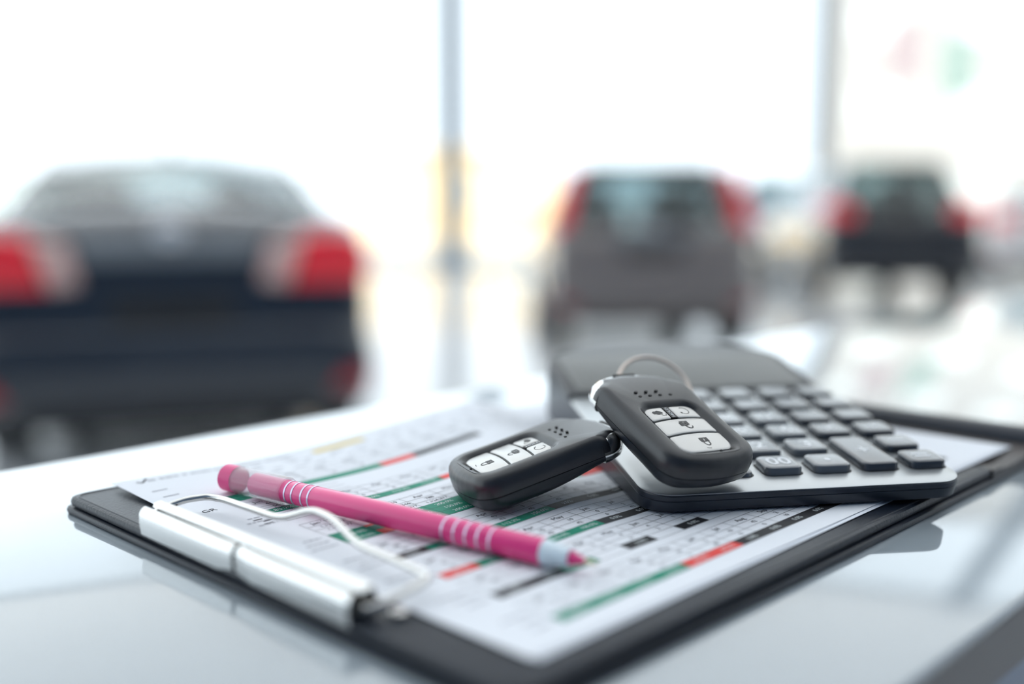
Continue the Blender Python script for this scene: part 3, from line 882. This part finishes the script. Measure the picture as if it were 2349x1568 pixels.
MB().add(*mm(*loft(fp))).build('faceplate', 'calc_plate', calc, 35)
# display housing: a broad panel that rises towards the back
def disp(d, dz):
    pts = []
    for x, y in calc_outline(d + .2):
        if y < 60: y = 115.5 + d
        pts.append((x, y))
    return [(x, y, dz + .085 * (y - 116)) for x, y in pts]
rings = [[(x, y, -.8) for x, y, z in disp(.3, 0)], disp(.2, .3), disp(.8, 1.2), disp(1.6, 1.45)]
MB().add(*mm(*loft(rings))).build('display_housing', 'calc_top', calc, 35)
def lcdq(d, z):
    return [(x, y, z + .085 * (y - 116)) for x, y in rrect(-53 + d, 53 - d, 119 + d, 166 - d, 3, 5)]
MB().add(*mm(*loft([lcdq(0, 1.2), lcdq(0, 1.75), lcdq(.5, 1.9)]))).build('display', 'lcd', calc, 35)
gap_shade = MB()  # thin dark sheets round the keys, gap shade put into the colour
legend = {(-1, 0): None, (0, 0): '0', (1, 0): '00', (2, 0): '.', (4, 0): '=', (0, 1): '1', (1, 1): '2', (2, 1): '3', (4, 1): '-', (0, 2): '4', (1, 2): '5', (2, 2): '6', (3, 2): '\u00d7', (4, 2): '\u00f7',
          (0, 3): '7', (1, 3): '8', (2, 3): '9'}
def add_key(cx, y0, y1, hw, m, txt, size, h=3.0):
    rings = []
    for d, z in ((0, -.2), (.1, h - .9), (.35, h - .35), (.9, h - .05), (1.6, h - .02)):
        rings.append([(x, y, z) for x, y in rrect(cx - hw + d, cx + hw - d, y0 + d, y1 - d, 2.8 - d * .6, 6)])
    k = MB().add(*mm(*loft(rings))).build('key', m, calc, 35)
    gap_shade.add(*mm(*loft([[(x, y, .02) for x, y in rrect(cx - hw - .55, cx + hw + .55, y0 - .55, y1 + .55, 3.2, 6)],
                         [(x, y, .05) for x, y in rrect(cx - hw - .5, cx + hw + .5, y0 - .5, y1 + .5, 3.2, 6)]])))
    if txt:
        vs_, fs_ = text2d(txt, .018)
        if txt == '.':
            pts = [(math.cos(R(30 * a)), math.sin(R(30 * a))) for a in range(12)]
            MB().add(*mm([(cx + 1.15 * x, (y0 + y1) / 2 - 0.2 + 1.15 * y, h + .05) for x, y in pts], [tuple(range(12))])).build('legend', 'key_print', k)
        elif txt in '+-=':
            cy = (y0 + y1) / 2
            b = MB()
            bars = {'+': [(-2.6, 2.6, -.45, .45), (-.45, .45, -2.6, 2.6)], '-': [(-3, 3, -.5, .5)], '=': [(-3.2, 3.2, .7, 1.7), (-3.2, 3.2, -1.7, -.7)]}[txt]
            for x0, x1, ya, yb in bars: b.add(*mm(*box(cx + x0, cx + x1, cy + ya, cy + yb, h - .05, h + .05)))
            b.build('legend', 'key_print', k)
        else:
            MB().add(*mm([(cx + x * size, (y0 + y1) / 2 + y * size, h + .05) for x, y in vs_], fs_)).build('legend', 'key_print', k)
KX, KY, KPX, KPY = -22.75, 19.09, 18.38, 17.41
for j in range(6):
    for i in range(-1, 5):
        cx, cy = KX + KPX * i, KY + KPY * j
        if cy > 108: continue
        if (i == 3 and j == 1) or (i == -1 and j < 3): continue
        hw, hd = 7.0, 6.4
        m = 'key_dark' if (i >= 3 or i == -1 or j >= 4) else 'key_grey'
        if i == 3 and j == 0:
            add_key(cx, cy - hd, cy + KPY + hd, hw, 'key_dark', '+', 8)
        else:
            add_key(cx, cy - hd, cy + hd, hw, m, legend.get((i, j)), 9.0, 1.7 if (i, j) == (0, 0) else 3.0)   # the 0 key is pressed by the fob
gap_shade.build('key_gap_shade', 'hole_shade', calc)
tag(calc, 'silver desk calculator with grey keys lying on the paper under the key fobs', 'calculator')

# ================================================================== key fobs
def ray_ring(poly, c, n, inset=0.0):
    """radii of a star-shaped outline about c at n angles, as points"""
    out = []
    m = len(poly)
    for k in range(n):
        a = 2 * math.pi * (k + .5) / n
        dx, dy = math.cos(a), math.sin(a)
        best = None
        for i in range(m):
            x1, y1 = poly[i][0] - c[0], poly[i][1] - c[1]
            x2, y2 = poly[(i + 1) % m][0] - c[0], poly[(i + 1) % m][1] - c[1]
            ex, ey = x2 - x1, y2 - y1
            den = dx * ey - dy * ex
            if abs(den) < 1e-9: continue
            t = (x1 * ey - y1 * ex) / den
            s = (x1 * dy - y1 * dx) / den
            if t > 0 and -1e-6 <= s <= 1 + 1e-6 and (best is None or t > best): best = t
        out.append((c[0] + dx * (best - inset), c[1] + dy * (best - inset)))
    return out
def mirror(pts): return pts + [(-x, y) for x, y in reversed(pts) if abs(x) > 1e-6]
def arc_pts(cx, cy, r, a0, a1, n=8): return [(cx + r * math.cos(R(a0 + (a1 - a0) * k / n)), cy + r * math.sin(R(a0 + (a1 - a0) * k / n))) for k in range(n + 1)]
FW = 19.4
half = [(0, -.6), (4, -.4), (8, .1)] + arc_pts(FW - 8.5, 9.3, 8.5, -75, -4, 9) + [(FW, 14), (FW, 30), (FW - .2, 44), (FW - .4, 49.6)]
full_out = mirror(half + [(FW - .6, 51.4), (FW - 2.2, 54.6), (FW - 6, 57.4), (FW - 11, 59.4), (4, 60.2), (0, 60.4)])
black_out = mirror(half + [(FW - 1.6, 51.2), (FW - 5.6, 54.4), (FW - 7.2, 57.2), (6, 58.6), (0, 58.9)])
NR = 180; CC = (0, 20.3)
panel_out = rrect(-11.9, 11.9, 5.6, 34.6, 5.2, 8)
def make_fob_parts():
    parts = []
    F = lambda z, d, poly=black_out: [(x, y, z) for x, y in ray_ring(poly, CC, NR, d)]
    Pn = lambda z, d: [(x, y, z) for x, y in ray_ring(panel_out, CC, NR, d)]
    up = [F(6.30, .55), F(6.45, .12), F(8.5, .02), F(10.3, .25), F(11.7, .75), F(12.7, 1.55), F(13.35, 2.6), F(13.65, 3.7), F(13.72, 4.6), Pn(13.8, -2.0), Pn(13.72, -1.4), Pn(13.4, -.7), Pn(12.5, .35), Pn(12.2, .6), Pn(12.0, .9)]
    sag = lambda p: (p[0], p[1], p[2] - 2.4 * smoothstep(p[1], 44, 60) * max(0, p[2] - 6.3) / 7.4)
    up = [[sag(p) for p in r] for r in up]
    parts.append(('upper_shell', 'fob', loft(up, True, True), 45, []))
    lo = [F(6.30, .55), F(6.12, .15), F(4.6, .3), F(3.0, 1.0), F(1.6, 2.2), F(.6, 4.0), F(.05, 6.5)]
    lift = lambda p: (p[0], p[1], 6.3 - (6.3 - p[2]) * (1 - .7 * smoothstep(p[1], 22, 58)))
    lo = [[lift(p) for p in r] for r in lo]
    parts.append(('lower_shell', 'fob_low', loft(lo), 45, []))
    cap = [(x, y) for x, y in full_out]
    Cf = lambda z, d: [(x, max(y, 47.0), z) for x, y in ray_ring(cap, CC, NR, d)]
    ch = [Cf(3.3, 2.6), Cf(4.0, 1.0), Cf(5.2, .2), Cf(7, .05), Cf(9.6, .3), Cf(11.4, 1.0), Cf(12.3, 2.0), Cf(12.5, 3.0)]
    ch = [[sag(p) for p in r] for r in ch]
    parts.append(('chrome_end', 'chrome', loft(ch), 45, []))
    # buttons
    def button(x0, x1, y0, y1, bow0, bow1, rc, z0=11.9, z1=12.65):
        def edge(d):
            pts = []
            base = rrect4(x0 + d, x1 - d, y0 + d, y1 - d, rc, 5)
            base0 = rrect4(x0, x1, y0, y1, rc, 5)
            xs = 12.0
            # densify
            dense = []
            for i in range(len(base)):
                a, b = base[i], base[(i + 1) % len(base)]
                a0, b0 = base0[i], base0[(i + 1) % len(base0)]
                k = max(1, int(math.hypot(b0[0] - a0[0], b0[1] - a0[1]) / 1.2))
                for q in range(k): dense.append((a[0] + (b[0] - a[0]) * q / k, a[1] + (b[1] - a[1]) * q / k))
            for x, y in dense:
                f = (y - y0) / (y1 - y0)
                y += (bow0 * (1 - f) + bow1 * f) * (1 - (x / xs) ** 2)
                pts.append((x, y))
            return pts
        dome = lambda x: .35 * (1 - (x / 12) ** 2)
        return loft([[(x, y, z0) for x, y in edge(0)], [(x, y, z1 - .35 + dome(x)) for x, y in edge(.05)], [(x, y, z1 - .08 + dome(x)) for x, y in edge(.35)], [(x, y, z1 + dome(x)) for x, y in edge(.8)]])
    Zt = 13.37
    def dz(x): return 12.65 + .35 * (1 - (x / 12) ** 2) + .03
    def flat(poly):      # printed polygon lying on the domed button
        return [(x, y, dz(x)) for x, y in poly], [tuple(range(len(poly)))]
    def band(path, w):
        vs, fs = [], []
        for i, (x, y) in enumerate(path):
            a = path[max(0, i - 1)]; b = path[min(len(path) - 1, i + 1)]
            n = Vector((-(b[1] - a[1]), b[0] - a[0])).normalized() * w / 2
            vs += [(x + n.x, y + n.y, dz(x)), (x - n.x, y - n.y, dz(x))]
            if i: fs.append((2 * i - 2, 2 * i - 1, 2 * i + 1, 2 * i))
        return vs, fs
    def padlock(cx, cy, openlock):
        g = []
        # body of the lock with a keyhole cut-out: a ring of quads round the hole; shackle towards -y
        w, hh = 1.75, 1.15
        outer = [(cx + x * w, cy + .9 + y * hh) for x, y in ((-1, -1), (0, -1), (1, -1), (1, 0), (1, 1), (0, 1), (-1, 1), (-1, 0))]
        inner = [(cx + x * .42, cy + .9 + y * .62) for x, y in ((-1, -1), (0, -1.0), (1, -1), (.6, 0), (1, .9), (0, 1.1), (-1, .9), (-.6, 0))]
        vs = [(x, y, dz(x)) for x, y in outer] + [(x, y, dz(x)) for x, y in inner]
        g.append((vs, [(i, (i + 1) % 8, 8 + (i + 1) % 8, 8 + i) for i in range(8)]))
        sx = cx + (0 if not openlock else 1.1)
        arc = [(sx - 1.1, cy - .25)] + [(sx + 1.1 * math.cos(R(a)), cy - 1.0 + 1.25 * math.sin(R(a))) for a in range(180, 361, 15)] + ([(sx + 1.1, cy - .25)] if not openlock else [])
        g.append(band(arc, .42))
        return g
    b_lock = button(-10.9, 10.9, 7.0, 15.9, -.6, .9, (3.6, .7, .7, 3.6))
    parts.append(('lock_button', 'fob_button', b_lock, 40, padlock(1.2, 11.6, False) + [band([(-1, 8.0), (.8, 7.6)], .25)]))
    parts.append(('unlock_button', 'fob_button', button(-10.9, 10.9, 16.7, 24.8, .9, .9, (.7, .7, .7, .7)), 40, padlock(.2, 21.8, True)))
    car_icon = [(-8.2, 30.4), (-7.4, 31.0), (-6.6, 30.9), (-5.8, 31.3), (-4.6, 30.7), (-4.0, 29.9), (-4.2, 29.2), (-5.2, 29.3), (-5.6, 28.8), (-6.6, 28.9), (-7.0, 29.3), (-7.9, 29.3)]
    parts.append(('trunk_button', 'fob_button', button(-10.6, -2.3, 25.6, 33.1, .9, .0, (.6, .6, 3.0, .7)), 40, [flat(car_icon), band([(-5.2, 29.2), (-4.7, 28.2), (-3.6, 28.0), (-3.2, 28.9)], .3)]))
    circ = [(5.4 + 1.9 * math.cos(R(a)), 29.9 + 1.9 * math.sin(R(a))) for a in range(-150, 121, 15)]
    parts.append(('start_button', 'fob_button', button(.8, 10.6, 25.6, 33.1, .9, .0, (.7, 3.4, .6, .6)), 40, [band(circ, .28), flat([(3.2, 29.3), (4.2, 29.0), (3.7, 28.2)])]))
    strip = loft([[(x, y, 11.9) for x, y in rrect(-2.0, .6, 26.6, 33.1, .3, 3)], [(x, y, 12.85) for x, y in rrect(-2.0, .6, 26.6, 33.1, .3, 3)]])
    vs, fs = text2d('HOLD')
    parts.append(('hold_strip', 'fob_icon', strip, 40, [([(-.7 - y * 1.7, 29.9 + x * 2.05, 12.88) for x, y in vs], fs)]))
    # speaker holes as solid black discs, their inner shade put into the colour
    holes = []
    for k in range(4): holes.append((-7.1 + 4.5 * k, 39.6 + (.2 if k in (1, 2) else 0)))
    for k in range(3): holes.append((-7.1 + 4.5 * k, 42.4))
    for x, y in holes:
        parts.append(('speaker_hole_shade', 'hole_shade', loft([[(x + .72 * math.cos(R(30 * q)), y + .5 * math.sin(R(30 * q)), 13.1) for q in range(12)], [(x + .72 * math.cos(R(30 * q)), y + .5 * math.sin(R(30 * q)), 13.79) for q in range(12)]]), 40, []))
    parts.append(('pin_hole_shade', 'hole_shade', loft([[(2.6 + .6 * math.cos(R(30 * q)), 5.0 + .35 * math.sin(R(30 * q)), z) for q in range(12)] for z in (13.0, 13.80)]), 40, []))  # solid black plug, the hole's shade as colour
    parts.append(('ring_slot_shade', 'hole_shade', loft([[(x, y, z) for x, y in rrect(-5.2, 4.6, 57.9, 59.3, .6, 4)] for z in (9.8, 10.55)]), 40, []))  # solid black block, the slot's shade as colour
    return parts
PARTS = make_fob_parts()
def build_fob(pos, rot, label):
    r = empty('key_fob')
    r.matrix_world = Matrix.Translation((pos[0] * .001, pos[1] * .001, ZP + pos[2] * .001)) @ Euler([R(a) for a in rot]).to_matrix().to_4x4()
    for idx, (n, m, geo, sm, icons) in enumerate(PARTS):
        o = MB().add(*mm(*geo)).build(n, m, r, sm)
        if icons:
            b = MB()
            for gg in icons: b.add(*mm(*gg))
            b.build('icon', 'key_print' if n == 'hold_strip' else 'fob_icon', o)
    tag(r, label, 'key fob', 'the two key fobs')
    return r
fob1 = build_fob((-16.07, 352.34, -.75), (14.9, -1.04, -68.04), 'charcoal key fob leaning on the calculator edge, underneath the other fob')
fob2 = build_fob((66.0, 341.4, 7.6), (23.0, 2.08, 31.03), 'charcoal key fob with chrome end resting on top of the other fob')
def ring_part(center, e1, e2, rad, wire_r, par, turns=1):
    e1 = Vector(e1).normalized(); e2 = Vector(e2); e2 = (e2 - e1 * e2.dot(e1)).normalized()
    inv = par.matrix_world.inverted()
    pts = []
    for k in range(64):
        a = 2 * math.pi * k / 64
        p = Vector(center) + e1 * rad * math.cos(a) + e2 * rad * math.sin(a)
        pts.append(inv @ Vector((p.x * .001, p.y * .001, ZP + p.z * .001)))
    return MB().add(*tube(pts, wire_r * .001, 10, True)).build('split_ring', 'ring', par, 60)
bpy.context.view_layer.update()
ring_part((55.3, 405, 31.0), (.954, .05, -.30), (.2, .7, .68), 15.0, .72, fob2)
